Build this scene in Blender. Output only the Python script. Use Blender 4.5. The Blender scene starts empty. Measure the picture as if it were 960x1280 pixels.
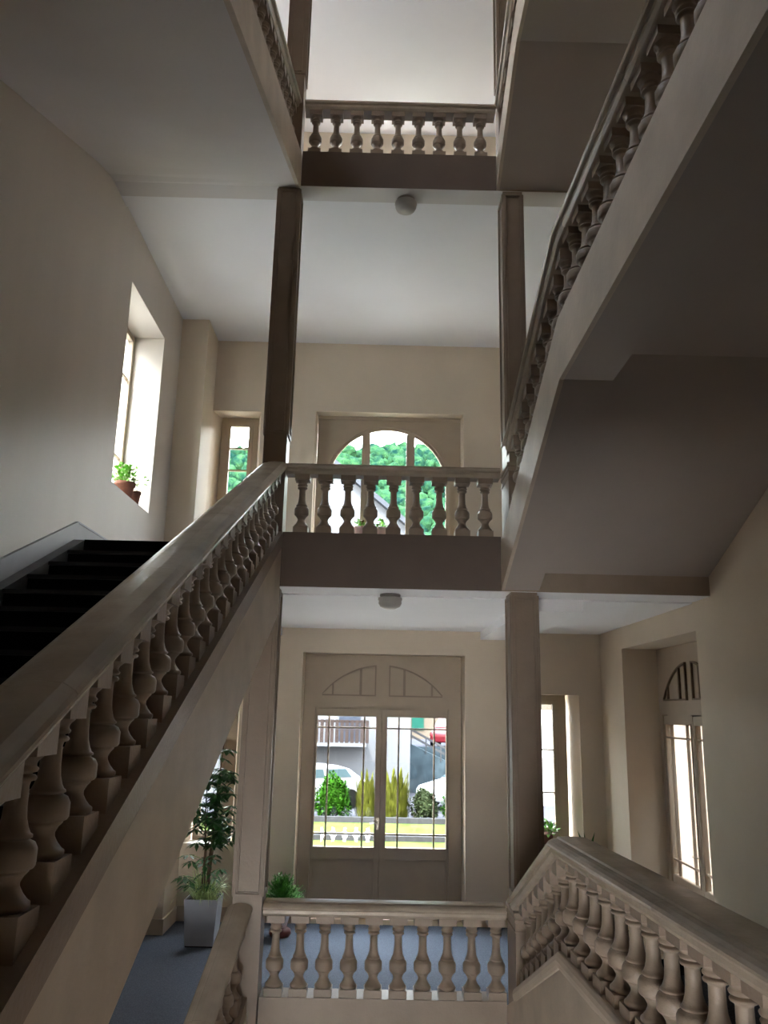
import bpy, math, random
from math import sin, cos, pi, radians, sqrt, atan2
from mathutils import Vector, Matrix
random.seed(7)
S = bpy.context.scene
COL = S.collection

# ------------------------------------------------------------------ camera
T_, R_, Y_ = 0.2386, 0.0220, 0.0066
R0 = Vector((cos(Y_), -sin(Y_), 0)); F_ = Vector((sin(Y_)*cos(T_), cos(Y_)*cos(T_), sin(T_)))
U0 = Vector((-sin(Y_)*sin(T_), -cos(Y_)*sin(T_), cos(T_)))
RT = R0*cos(R_) + U0*sin(R_); UP = -R0*sin(R_) + U0*cos(R_)
cam = bpy.data.cameras.new('camera'); co = bpy.data.objects.new('camera', cam); COL.objects.link(co)
mw = Matrix.Identity(4)
for i in range(3):
    mw[i][0] = RT[i]; mw[i][1] = UP[i]; mw[i][2] = -F_[i]
co.matrix_world = mw
cam.sensor_fit = 'HORIZONTAL'; cam.sensor_width = 36.0; cam.lens = 36.0*1014.85/960.0
cam.clip_start = 0.05; cam.clip_end = 1000
S.camera = co

# ------------------------------------------------------------------ world, sun, exposure
SKY = 25.0
SUN = 14.0
S.view_settings.view_transform = 'Standard'; S.view_settings.look = 'None'
S.view_settings.gamma = 1.0; S.view_settings.exposure = 0.68
try: S.view_settings.use_curve_mapping = False
except Exception: pass
w = bpy.data.worlds.new('sky'); S.world = w; w.use_nodes = True
nt = w.node_tree; bg = nt.nodes['Background']
tc = nt.nodes.new('ShaderNodeTexCoord'); sp = nt.nodes.new('ShaderNodeSeparateXYZ'); cr = nt.nodes.new('ShaderNodeValToRGB')
nt.links.new(tc.outputs['Generated'], sp.inputs[0]); nt.links.new(sp.outputs['Z'], cr.inputs[0]); nt.links.new(cr.outputs[0], bg.inputs[0])
cr.color_ramp.elements[0].position = 0.0; cr.color_ramp.elements[0].color = (1, 0.99, 0.97, 1)
cr.color_ramp.elements[1].position = 0.8; cr.color_ramp.elements[1].color = (0.80, 0.88, 1.0, 1)
bg.inputs[1].default_value = SKY
sun = bpy.data.lights.new('sun', 'SUN'); so = bpy.data.objects.new('sun', sun); COL.objects.link(so)
so.rotation_euler = (radians(38), 0, radians(-28)); sun.energy = SUN; sun.angle = 0.01; sun.color = (1, 0.95, 0.86)
so.location = (0, -20, 40)
S.cycles.use_denoising = True
S.cycles.max_bounces = 14; S.cycles.diffuse_bounces = 9; S.cycles.glossy_bounces = 3
S.cycles.transmission_bounces = 4; S.cycles.transparent_max_bounces = 12
S.cycles.caustics_reflective = False; S.cycles.caustics_refractive = False
S.cycles.sample_clamp_indirect = 12

# ------------------------------------------------------------------ materials
def mat(name, col, rough=0.7, var=0.06, scale=3.0, bump=0.0, bscale=60.0, metal=0.0, col2=None, stretch=None, spec=0.3, detail=4, bdist=0.01):
    m = bpy.data.materials.new(name); m.use_nodes = True
    t = m.node_tree; b = t.nodes['Principled BSDF']
    b.inputs['Roughness'].default_value = rough; b.inputs['Metallic'].default_value = metal
    try: b.inputs['Specular IOR Level'].default_value = spec
    except Exception: pass
    g = t.nodes.new('ShaderNodeNewGeometry')
    mp = t.nodes.new('ShaderNodeMapping'); t.links.new(g.outputs['Position'], mp.inputs[0])
    if stretch: mp.inputs['Scale'].default_value = stretch
    n = t.nodes.new('ShaderNodeTexNoise'); n.inputs['Scale'].default_value = scale; n.inputs['Detail'].default_value = detail
    t.links.new(mp.outputs[0], n.inputs['Vector'])
    r = t.nodes.new('ShaderNodeValToRGB'); t.links.new(n.outputs[0], r.inputs[0])
    c2 = col2 if col2 else tuple(min(1, c*(1+var)) for c in col)
    c1 = col if col2 else tuple(c*(1-var) for c in col)
    r.color_ramp.elements[0].position = 0.35; r.color_ramp.elements[1].position = 0.65
    r.color_ramp.elements[0].color = (*c1, 1); r.color_ramp.elements[1].color = (*c2, 1)
    t.links.new(r.outputs[0], b.inputs['Base Color'])
    if bump:
        n2 = t.nodes.new('ShaderNodeTexNoise'); n2.inputs['Scale'].default_value = bscale; n2.inputs['Detail'].default_value = 3
        t.links.new(g.outputs['Position'], n2.inputs['Vector'])
        bp = t.nodes.new('ShaderNodeBump'); bp.inputs['Strength'].default_value = bump; bp.inputs['Distance'].default_value = bdist
        t.links.new(n2.outputs[0], bp.inputs['Height']); t.links.new(bp.outputs[0], b.inputs['Normal'])
    return m
WALL = mat('wall_paint', (0.67, 0.575, 0.455), 0.6, 0.035, 1.4, 0.12, 18)
WALLL = mat('stair_wall_paint', (0.61, 0.56, 0.50), 0.5, 0.045, 1.1, 0.15, 14, stretch=(1, 1, 0.25))
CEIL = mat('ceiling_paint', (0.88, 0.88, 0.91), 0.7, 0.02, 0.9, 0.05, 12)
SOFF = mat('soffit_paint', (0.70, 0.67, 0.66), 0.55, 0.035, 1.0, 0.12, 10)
STONE = mat('taupe_painted_stone', (0.3024, 0.2394, 0.1890), 0.42, 0.06, 4.0, 0.25, 45)
STRING = mat('stringer_plaster', (0.57, 0.49, 0.40), 0.55, 0.09, 3.0, 0.25, 22)
RAILM = mat('worn_stone_rail', (0.4324, 0.3680, 0.2944), 0.27, 0.10, 5.0, 0.18, 30, spec=0.5)
FRAME = mat('door_paint', (0.4600, 0.3772, 0.2852), 0.45, 0.03, 5.0, 0.05, 40)
PILL = mat('pillar_paint', (0.262, 0.203, 0.158), 0.4, 0.05, 5.0, 0.15, 40)
BEAMB = mat('brown_beam_paint', (0.1480, 0.1147, 0.0962), 0.5, 0.05, 3.0, 0.1, 30)
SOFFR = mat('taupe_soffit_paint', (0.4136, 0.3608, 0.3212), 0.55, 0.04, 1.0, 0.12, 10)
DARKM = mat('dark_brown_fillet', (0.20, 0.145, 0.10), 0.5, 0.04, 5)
CARPET = mat('blue_carpet', (0.1187, 0.1349, 0.1691), 0.95, 0.25, 90.0, 0.6, 300, spec=0.05)
TREAD = mat('black_stair_carpet', (0.0080, 0.0072, 0.0088), 0.9, 0.3, 60, 0.2, 200, spec=0.05)
TREADT = mat('black_tread_edge', (0.0208, 0.0192, 0.0216), 0.45, 0.2, 60, 0.1, 200, spec=0.4)
STRD = mat('dark_grey_string', (0.10, 0.10, 0.11), 0.5, 0.1, 4)
SKIRT = mat('grey_skirting', (0.36, 0.36, 0.38), 0.35, 0.04, 4)
BASEB = mat('beige_skirting', (0.52, 0.43, 0.33), 0.5, 0.04, 4)
TERRA = mat('terracotta', (0.27, 0.12, 0.085), 0.8, 0.12, 20)
PINKPOT = mat('pale_pink_pot', (0.66, 0.46, 0.40), 0.7, 0.08, 20)
SOIL = mat('soil', (0.04, 0.03, 0.02), 0.95, 0.3, 60)
ZINC = mat('pale_grey_planter', (0.36, 0.39, 0.44), 0.5, 0.04, 3)
WHITEC = mat('white_ceramic', (0.8, 0.78, 0.74), 0.35, 0.02, 5)
MAROON = mat('dark_red_foot', (0.12, 0.025, 0.02), 0.5, 0.1, 10)
LEAFD = mat('dark_green_leaf', (0.035, 0.13, 0.03), 0.4, 0.35, 12, spec=0.4)
LEAFM = mat('mid_green_leaf', (0.09, 0.26, 0.04), 0.45, 0.35, 14, spec=0.4)
LEAFB = mat('bright_green_leaf', (0.16, 0.42, 0.05), 0.45, 0.3, 14, spec=0.4)
LEAFY = mat('variegated_leaf', (0.42, 0.55, 0.22), 0.45, 0.3, 20, spec=0.4)
BARK = mat('bark', (0.17, 0.12, 0.08), 0.9, 0.2, 20)
METAL = mat('dull_metal', (0.25, 0.23, 0.21), 0.35, 0.05, 8, metal=0.7)
BRASS = mat('pale_metal_handle', (0.6, 0.55, 0.45), 0.3, 0.05, 8, metal=0.9)
LAMPG = mat('frosted_lamp_glass', (0.42, 0.40, 0.37), 0.35, 0.03, 8)
# outside
def omat(*a, **k):
    k['spec'] = 0.5 if 'car' in a[0] else 0.01
    return mat(*a, **k)
LAWN = omat('lawn_grass', (0.0342, 0.0551, 0.0116), 0.9, 0.3, 1.5, col2=(0.0551, 0.0690, 0.0209))
ASPH = omat('asphalt', (0.0365, 0.0365, 0.0435), 0.9, 0.1, 0.6)
KERB = omat('grey_kerb', (0.0365, 0.0365, 0.0389), 0.8, 0.1, 3)
WHITEP = omat('white_render', (0.0690, 0.0713, 0.0783), 0.8, 0.04, 0.5)
HOUSEB = omat('beige_render', (0.0644, 0.0528, 0.0418), 0.8, 0.08, 0.5)
ROOFT = omat('grey_roof', (0.0302, 0.0325, 0.0389), 0.8, 0.1, 2)
WOODB = omat('brown_wood_slats', (0.0232, 0.0174, 0.0162), 0.8, 0.15, 4)
SHUT = omat('blue_grey_shutter', (0.0209, 0.0249, 0.0342), 0.7, 0.1, 4)
TEAL = omat('teal_shutter', (0.0070, 0.0365, 0.0273), 0.6, 0.1, 4)
STONEW = omat('blue_grey_stone', (0.0232, 0.0325, 0.0389), 0.9, 0.4, 2.0)
PINKW = omat('pale_pink_render', (0.22, 0.165, 0.13), 0.8, 0.03, 0.5)
CARW = omat('white_car_paint', (0.13, 0.13, 0.14), 0.3, 0.02, 1, spec=0.5)
CARR = omat('red_car_paint', (0.0963, 0.0023, 0.0070), 0.3, 0.04, 1, spec=0.5)
CARG = omat('car_glass', (0.012, 0.025, 0.03), 0.08, 0.05, 1, spec=0.6)
GARW = omat('white_outdoor_wall', (0.6, 0.6, 0.6), 0.8, 0.03, 0.5)
TYRE = omat('tyre', (0.0046, 0.0046, 0.0046), 0.9, 0.1, 5)
BUSHG = omat('bush_green', (0.0116, 0.0435, 0.0029), 0.8, 0.5, 5.0)
BUSHY = omat('bush_yellow', (0.0551, 0.0597, 0.0093), 0.8, 0.4, 5.0)
BUSHS = omat('bush_grey_green', (0.0249, 0.0342, 0.0162), 0.8, 0.5, 5.0)
HILLT = omat('hill_trees', (0.002, 0.011, 0.009), 0.9, 0, 0.55, bump=1.0, bscale=1.3, bdist=0.6, col2=(0.014, 0.040, 0.016), detail=9)
HILLG = omat('hill_ground', (0.004, 0.018, 0.010), 0.9, 0.3, 0.1)

def glass():
    m = bpy.data.materials.new('window_glass'); m.use_nodes = True; t = m.node_tree
    t.nodes.remove(t.nodes['Principled BSDF']); o = t.nodes['Material Output']
    a = t.nodes.new('ShaderNodeBsdfTransparent'); a.inputs[0].default_value = (0.96, 0.98, 0.97, 1)
    g = t.nodes.new('ShaderNodeBsdfGlossy'); g.inputs['Roughness'].default_value = 0.02
    lw = t.nodes.new('ShaderNodeLayerWeight'); pw = t.nodes.new('ShaderNodeMath'); pw.operation = 'POWER'; pw.inputs[1].default_value = 4.0; t.links.new(lw.outputs['Facing'], pw.inputs[0])
    f = t.nodes.new('ShaderNodeMath'); f.operation = 'MULTIPLY_ADD'; f.inputs[1].default_value = 0.7; f.inputs[2].default_value = 0.03; t.links.new(pw.outputs[0], f.inputs[0])
    x = t.nodes.new('ShaderNodeMixShader')
    t.links.new(f.outputs[0], x.inputs[0]); t.links.new(a.outputs[0], x.inputs[1]); t.links.new(g.outputs[0], x.inputs[2])
    t.links.new(x.outputs[0], o.inputs[0]); return m
GLASS = glass()

# ------------------------------------------------------------------ mesh helpers
def setp(o, label=None, cat=None, group=None, kind=None):
    if label: o['label'] = label
    if cat: o['category'] = cat
    if group: o['group'] = group
    if kind: o['kind'] = kind
    return o
def empty(name, loc, label=None, cat=None, group=None, kind=None, rz=0):
    o = bpy.data.objects.new(name, None); COL.objects.link(o); o.location = loc; o.rotation_euler = (0, 0, rz)
    o.empty_display_size = 0.1
    return setp(o, label, cat, group, kind)
def cum(parent):
    v = Vector((0, 0, 0))
    while parent: v += parent.location; parent = parent.parent
    return v
class MB:
    def __init__(s): s.v = []; s.f = []; s.sm = []
    def add(s, vs, fs, smooth=False):
        b = len(s.v); s.v += [tuple(v) for v in vs]; s.f += [tuple(i+b for i in f) for f in fs]; s.sm += [smooth]*len(fs); return s
    def box(s, x0, x1, y0, y1, z0, z1):
        vs = [(x, y, z) for x in (x0, x1) for y in (y0, y1) for z in (z0, z1)]
        return s.add(vs, [(0, 1, 3, 2), (4, 6, 7, 5), (0, 4, 5, 1), (2, 3, 7, 6), (0, 2, 6, 4), (1, 5, 7, 3)])
    def prism(s, poly, axis, a, b):      # poly in the other two axes, order x,y,z without axis
        n = len(poly); vs = []
        for c in (a, b):
            for p in poly:
                q = list(p); q.insert(axis, c); vs.append(q)
        fs = [tuple(range(n)), tuple(range(2*n-1, n-1, -1))] + [(i, i+n, (i+1) % n+n, (i+1) % n) for i in range(n)]
        return s.add(vs, fs)
    def tube(s, pts, r, seg=8, cap=True):
        rr = r if isinstance(r, (list, tuple)) else [r]*len(pts); P = [Vector(p) for p in pts]; vs = []; fs = []
        for i, p in enumerate(P):
            d = (P[min(i+1, len(P)-1)]-P[max(i-1, 0)]).normalized()
            a = d.cross(Vector((0, 0, 1))); a = a.normalized() if a.length > 1e-3 else Vector((1, 0, 0)); b = d.cross(a)
            for k in range(seg):
                t = 2*pi*k/seg; vs.append(p+(a*cos(t)+b*sin(t))*rr[i])
        for i in range(len(P)-1):
            for k in range(seg):
                fs.append((i*seg+k, i*seg+(k+1) % seg, (i+1)*seg+(k+1) % seg, (i+1)*seg+k))
        s.add(vs, fs, True)
        if cap: s.add(vs[:seg], [tuple(range(seg))]); s.add(vs[-seg:], [tuple(range(seg))])
        return s
    def lathe(s, prof, c=(0, 0, 0), seg=18, smooth=True):     # prof [(r,z)]
        vs = []; fs = []
        for r, z in prof:
            for k in range(seg):
                t = 2*pi*(k+0.5)/seg; vs.append((c[0]+r*cos(t), c[1]+r*sin(t), c[2]+z))
        for i in range(len(prof)-1):
            for k in range(seg):
                fs.append((i*seg+k, i*seg+(k+1) % seg, (i+1)*seg+(k+1) % seg, (i+1)*seg+k))
        s.add(vs, fs, smooth)
        return s
    def sweep(s, sec, path, smooth=False):   # sec closed [(n,z)], path [(x,y,z)], vertical sections
        P = [Vector(p) for p in path]; n = len(sec); vs = []
        for i, p in enumerate(P):
            d = P[min(i+1, len(P)-1)]-P[max(i-1, 0)]; d.z = 0; d.normalize(); nv = Vector((d.y, -d.x, 0))
            for u, wz in sec: vs.append(p+nv*u+Vector((0, 0, wz)))
        fs = []
        for i in range(len(P)-1):
            for k in range(n): fs.append((i*n+k, i*n+(k+1) % n, (i+1)*n+(k+1) % n, (i+1)*n+k))
        s.add(vs, fs, smooth)
        s.add(vs[:n], [tuple(range(n))]); s.add(vs[-n:], [tuple(range(n-1, -1, -1))])
        return s
    def leaf(s, base, tip, width, up=Vector((0, 0, 1)), fold=0.25):
        b = Vector(base); t = Vector(tip); d = t-b; sd = d.cross(up)
        if sd.length < 1e-5: sd = Vector((1, 0, 0))
        sd.normalize(); nn = sd.cross(d).normalized()
        m = b+d*0.45; w2 = width/2
        vs = [b, m+sd*w2+nn*w2*fold, t, m-sd*w2+nn*w2*fold, m]
        return s.add(vs, [(0, 1, 4), (1, 2, 4), (0, 4, 3), (4, 2, 3)], True)
    def build(s, name, m, parent=None, label=None, cat=None, kind=None, group=None, bevel=0, autos=False):
        off = cum(parent) if parent else Vector((0, 0, 0))
        me = bpy.data.meshes.new(name); me.from_pydata([(v[0]-off.x, v[1]-off.y, v[2]-off.z) for v in s.v], [], s.f)
        me.polygons.foreach_set('use_smooth', s.sm); me.materials.append(m)
        import bmesh
        if len(s.f) < 60000:
            bm = bmesh.new(); bm.from_mesh(me)
            bmesh.ops.remove_doubles(bm, verts=bm.verts, dist=1e-5)
            bmesh.ops.recalc_face_normals(bm, faces=bm.faces); bm.to_mesh(me); bm.free()
        me.update()
        o = bpy.data.objects.new(name, me); COL.objects.link(o)
        if parent: o.parent = parent
        if bevel:
            bv = o.modifiers.new('bevel', 'BEVEL'); bv.width = bevel; bv.segments = 2; bv.limit_method = 'ANGLE'; bv.angle_limit = radians(40)
        return setp(o, label, cat, group, kind)
def voxel(xs, ys, zs, solid, warp=None):
    xs, ys, zs = sorted(set(xs)), sorted(set(ys)), sorted(set(zs)); M = MB()
    nx, ny, nz = len(xs)-1, len(ys)-1, len(zs)-1
    def sol(i, j, k):
        if not (0 <= i < nx and 0 <= j < ny and 0 <= k < nz): return False
        return solid((xs[i]+xs[i+1])/2, (ys[j]+ys[j+1])/2, (zs[k]+zs[k+1])/2)
    W = warp or (lambda p: p)
    for i in range(nx):
        for j in range(ny):
            for k in range(nz):
                if not sol(i, j, k): continue
                x0, x1, y0, y1, z0, z1 = xs[i], xs[i+1], ys[j], ys[j+1], zs[k], zs[k+1]
                for d, q in (((-1, 0, 0), [(x0, y0, z0), (x0, y0, z1), (x0, y1, z1), (x0, y1, z0)]), ((1, 0, 0), [(x1, y0, z0), (x1, y1, z0), (x1, y1, z1), (x1, y0, z1)]),
                             ((0, -1, 0), [(x0, y0, z0), (x1, y0, z0), (x1, y0, z1), (x0, y0, z1)]), ((0, 1, 0), [(x0, y1, z0), (x0, y1, z1), (x1, y1, z1), (x1, y1, z0)]),
                             ((0, 0, -1), [(x0, y0, z0), (x0, y1, z0), (x1, y1, z0), (x1, y0, z0)]), ((0, 0, 1), [(x0, y0, z1), (x1, y0, z1), (x1, y1, z1), (x0, y1, z1)])):
                    if not sol(i+d[0], j+d[1], k+d[2]): M.add([W(p) for p in q], [(0, 1, 2, 3)])
    return M

# ------------------------------------------------------------------ main dimensions
D = 7.2; B = 10.886; XL = -2.749; XR = 2.981; xL = -0.865; xR = 1.114
F0, F1, F2 = -2.57, 1.42, 5.40
CB1, CB2, CB3 = 1.045, 5.118, 8.70
CE2 = 5.145
TOPZ = 12.0; YF = -2.6

# ------------------------------------------------------------------ room shell
# back wall: holes (x0,x1,z0,z1,splay)
holes = [(-0.955, 1.185, F0, 0.715, 0.04), (1.90, 2.68, -1.62, 0.237, 0.13), (-2.385, -1.74, -1.68, 0.237, 0.10),
         (-0.925, 1.172, 2.20, 4.10, 0.04), (-2.385, -1.70, 2.20, 4.07, 0.12), (1.98, 2.68, 2.20, 4.07, 0.12),
         (-0.93, 1.18, 6.2, 8.36, 0.04), (-2.385, -1.70, 6.2, 8.1, 0.12), (1.98, 2.68, 6.2, 8.1, 0.12)]
zcut = 3.0
def backwall():
    xs = [XL-0.5, XR+0.5]; zs = [-6.6, TOPZ]; ys = [B, B+0.5]
    for h in holes: xs += [h[0], h[1]]; zs += [h[2], h[3]]
    def solid(x, y, z): return not any(h[0] < x < h[1] and h[2] < z < h[3] for h in holes)
    def warp(p):
        x, y, z = p
        if y > B+0.1:
            for h in holes:
                if h[2]-1e-6 <= z <= h[3]+1e-6:
                    if abs(x-h[0]) < 1e-6: x += h[4]; break
                    if abs(x-h[1]) < 1e-6: x -= h[4]; break
        return (x, y, z)
    return voxel(xs, ys, zs, solid, warp)
backwall().build('wall_back', WALL, kind='structure')
# left wall with stair windows
lh = [(8.05, 9.46, 2.21, 4.48), (8.05, 9.46, 6.2, 8.4), (3.0, 4.0, 6.9, 9.0)]
ys = [YF-0.4, B]+[v for h in lh for v in h[:2]]; zs = [-6.6, TOPZ]+[v for h in lh for v in h[2:]]
voxel([XL-0.5, XL], ys, zs, lambda x, y, z: not any(h[0] < y < h[1] and h[2] < z < h[3] for h in lh)).build('wall_left', WALLL, kind='structure')
rh = [(7.58, 9.925, F0, 0.775)]
ys = [YF-0.4, B]+[v for h in rh for v in h[:2]]; zs = [-6.6, TOPZ]+[v for h in rh for v in h[2:]]
voxel([XR, XR+0.55], ys, zs, lambda x, y, z: not any(h[0] < y < h[1] and h[2] < z < h[3] for h in rh)).build('wall_right', WALL, kind='structure')
# front wall behind the viewer with its landing windows
fh = [(-2.2, 0.3, -4.6, -2.7)]
xs = [XL, XR]+[v for h in fh for v in h[:2]]; zs = [-6.6, TOPZ]+[v for h in fh for v in h[2:]]
voxel(xs, [YF-0.4, YF], zs, lambda x, y, z: not any(h[0] < x < h[1] and h[2] < z < h[3] for h in fh)).build('wall_front', WALL, kind='structure')
MB().box(XL-0.5, XR+0.5, YF-0.4, B+0.5, TOPZ, TOPZ+0.3).build('ceiling', CEIL, kind='structure')
MB().box(XL-0.5, XR+0.5, YF-0.4, B+0.5, -6.8, -6.6).build('floor', CARPET, kind='structure')
# slabs of the landings (floor carpets on top)
def slab(F, Cc, Cb, mname):
    MB().box(XL, XR, D+0.43, B, Cc, F-0.015).build('ceiling', CEIL, kind='structure')
    MB().box(XL, XR, D+0.24, D+0.43, Cb, F-0.015).build('ceiling', CEIL, kind='structure')
for F, Cc, Cb in ((F1, CB1-0.012, CB1), (F2, CE2, CB2)): slab(F, Cc, Cb, '')
MB().box(XL, XR, D+0.1, B, CB3, CB3+0.4).build('ceiling', CEIL, kind='structure')
MB().box(XL, XR, D+0.24, B, F0-0.5, F0-0.015).build('floor', CEIL, kind='structure')
# landing edge beams
beams = [(-3.1, -2.244, 'brown painted landing edge beam under the bottom balustrade', F0), (CB1, 1.5455, 'dark brown landing edge beam under the middle balustrade, round lamp just beneath', F1),
         (CB2, 5.526, 'dark landing edge beam under the topmost balustrade', F2)]
for k, (zb, zt, lb, F) in enumerate(beams):
    bmt = (STONE, BEAMB, BEAMB)[k]
    e = empty('landing_beam', (0, D, zb), lb, 'beam')
    MB().box(xL, xR, D, D+0.24, zb+(0.004 if k else 0), zt).build('fascia', bmt, e)
    M = MB(); M.box(xR, XR, D, D+0.24, zb+(0.004 if k else 0), F-0.015); M.build('side_beam', (STONE, STONE, STONE)[k], e)
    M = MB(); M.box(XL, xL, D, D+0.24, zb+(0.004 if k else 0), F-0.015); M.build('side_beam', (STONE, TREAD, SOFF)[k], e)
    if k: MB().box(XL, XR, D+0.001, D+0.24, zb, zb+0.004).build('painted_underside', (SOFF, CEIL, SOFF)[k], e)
# carpets (floors)
for F in (F0, F1, F2):
    MB().box(XL, XR, D+0.24, B, F-0.015, F).build('floor', CARPET, kind='structure')
# downstand beams on the lower ceiling
MB().box(1.39, 1.95, D+0.43, B, 0.93, CB1-0.012).build('trim_1', CEIL, kind='structure')
MB().box(-1.85, -1.245, D+0.43, B, 0.93, CB1-0.012).build('trim_2', CEIL, kind='structure')
# corner pilasters at the back left
for a, b_, k in ((F0, CB1-0.012, 3), (F1, CE2, 4), (F2, CB3, 5)):
    MB().box(XL, -2.385, 10.235, B, a, b_).build('trim_%d' % k, WALL, kind='structure')
# skirtings
def skirt(name, M): M.build(name, BASEB, kind='structure', bevel=0.004)
for F, nm in ((F0, 'baseboard_back'), (F1, 'baseboard_back_middle')):
    M = MB(); hx = [(-2.37, -0.955 if F == F0 else 1.2)] + ([(1.185, XR-0.02)] if F == F0 else [(1.2, XR-0.02)])
    for a, b_ in hx: M.box(a, b_, B-0.02, B, F, F+0.17)
    M.box(-2.385, -2.365, 10.215, B, F, F+0.17); M.box(XL+0.02, -2.365, 10.215, 10.235, F, F+0.17)
    skirt(nm, M)
M = MB(); M.box(XL, XL+0.02, D+0.24, 10.235, F0, F0+0.17); skirt('baseboard_left', M)
M = MB(); M.box(XR-0.02, XR, 9.93, B, F0, F0+0.17); M.box(XR-0.02, XR, D+0.24, 7.57, F0, F0+0.17); skirt('baseboard_right', M)

# ------------------------------------------------------------------ pillars
def pillar(x0, x1, y0, y1, z0, z1, lb):
    e = empty('square_pillar', ((x0+x1)/2, (y0+y1)/2, z0), lb, 'pillar')
    MB().box(x0, x1, y0, y1, z0, z1).build('shaft', PILL, e)
    f = 0.022; t = 0.013
    M = MB(); zb = z0 + 1.06; zt = z1 - 0.03
    # raised frame strips around each face of the shaft
    for (yy, s) in ((y0, -1), (y1, 1)):
        a, b_ = sorted((yy, yy+s*t))
        for q in (0, 0.03):
            ww = f if q == 0 else 0.007
            M.box(x0+q, x0+q+ww, a, b_, zb+q, zt-q); M.box(x1-q-ww, x1-q, a, b_, zb+q, zt-q)
            M.box(x0+q+ww, x1-q-ww, a, b_, zb+q, zb+q+ww); M.box(x0+q+ww, x1-q-ww, a, b_, zt-q-ww, zt-q)
    for (xx, s) in ((x0, -1), (x1, 1)):
        a, b_ = sorted((xx, xx+s*t))
        for q in (0, 0.03):
            ww = f if q == 0 else 0.007
            M.box(a, b_, y0+q, y0+q+ww, zb+q, zt-q); M.box(a, b_, y1-q-ww, y1-q, zb+q, zt-q)
            M.box(a, b_, y0+q+ww, y1-q-ww, zb+q, zb+q+ww); M.box(a, b_, y0+q+ww, y1-q-ww, zt-q-ww, zt-q)
    M.build('panel_moulding', PILL, e, bevel=0.002)
    return e
pillar(-1.118, -0.878, D+0.005, D+0.25, F0, CB1, 'square panelled pillar beside the bottom left handrail, planter behind it')
pillar(-1.087, -0.872, D+0.005, D+0.24, F1, CB2, 'square panelled pillar at the head of the long left flight')
pillar(-1.075, -0.885, D+0.005, D+0.22, F2, CB3, 'left square pillar at the very top of the well')
pillar(1.200, 1.432, D+0.005, D+0.30, F0, CB1, 'square panelled pillar right of the glazed double door, beside the lower right flight')
pillar(1.178, 1.372, D+0.005, D+0.27, F1, CB2, 'square panelled pillar right of the arched window behind the raked rail')
pillar(1.150, 1.345, D+0.005, D+0.24, F2, CB3, 'right square pillar at the very top of the well')

# ------------------------------------------------------------------ balustrades
def bal_mesh(name, T, s, hw=0.073):
    # local: base centre at origin (curb top level), height T to the rail underside; s = slope dz/d(local y)
    M = MB(); hb = 0.050+abs(s)*hw; ht = 0.045+abs(s)*hw
    if s == 0: hb, ht = 0.058, 0.055
    def block(zlo, zhi, slo, shi, h):
        vs = []
        for (x, y) in ((-h, -h), (h, -h), (h, h), (-h, h)): vs.append((x, y, zlo+slo*y))
        for (x, y) in ((-h, -h), (h, -h), (h, h), (-h, h)): vs.append((x, y, zhi+shi*y))
        M.add(vs, [(0, 3, 2, 1), (4, 5, 6, 7), (0, 1, 5, 4), (1, 2, 6, 5), (2, 3, 7, 6), (3, 0, 4, 7)])
    block(-0.01, hb, s, 0, hw); block(T-ht, T+0.012, 0, s, hw)
    H = T-hb-ht
    p = [(.066, 0), (.071, .02), (.071, .045), (.062, .06), (.048, .10), (.038, .145), (.037, .175), (.046, .215), (.058, .245), (.055, .25), (.068, .262), (.074, .285), (.0745, .385),
         (.066, .425), (.050, .445), (.050, .452), (.057, .46), (.057, .475), (.050, .485), (.043, .52), (.036, .58), (.033, .66), (.032, .80), (.035, .825), (.047, .832), (.051, .850), (.046, .868), (.036, .874), (.036, .882), (.049, .890), (.053, .910), (.046, .928), (.046, .945), (.050, .965), (.062, .99), (.064, 1.0)]
    k = hw/0.0745
    M.lathe([(r*k, hb+z*H) for r, z in p], seg=16)
    me_o = M.build(name, STONE); me = me_o.data; bpy.data.objects.remove(me_o)
    return me
RAILSEC = lambda h: [(-h+.03, -0.010), (-h+.05, 0.0), (0, 0.004), (h-.066, 0.0), (h-.062, -.009), (h-.050, -.009), (h-.030, -.012), (h-.012, -.021), (h-.002, -.033), (h, -.043), (h-.006, -.054), (h-.018, -.059), (h-.026, -.060), (h-.028, -.085), (h-.042, -.105), (h-.050, -.108),
                     (-h+.050, -.108), (-h+.042, -.105), (-h+.028, -.085), (-h+.026, -.060), (-h+.018, -.059), (-h+.006, -.054), (-h, -.043), (-h+.002, -.033), (-h+.012, -.021)]
def lerp(a, b, t): return tuple(a[i]+(b[i]-a[i])*t for i in range(len(a)))
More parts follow.
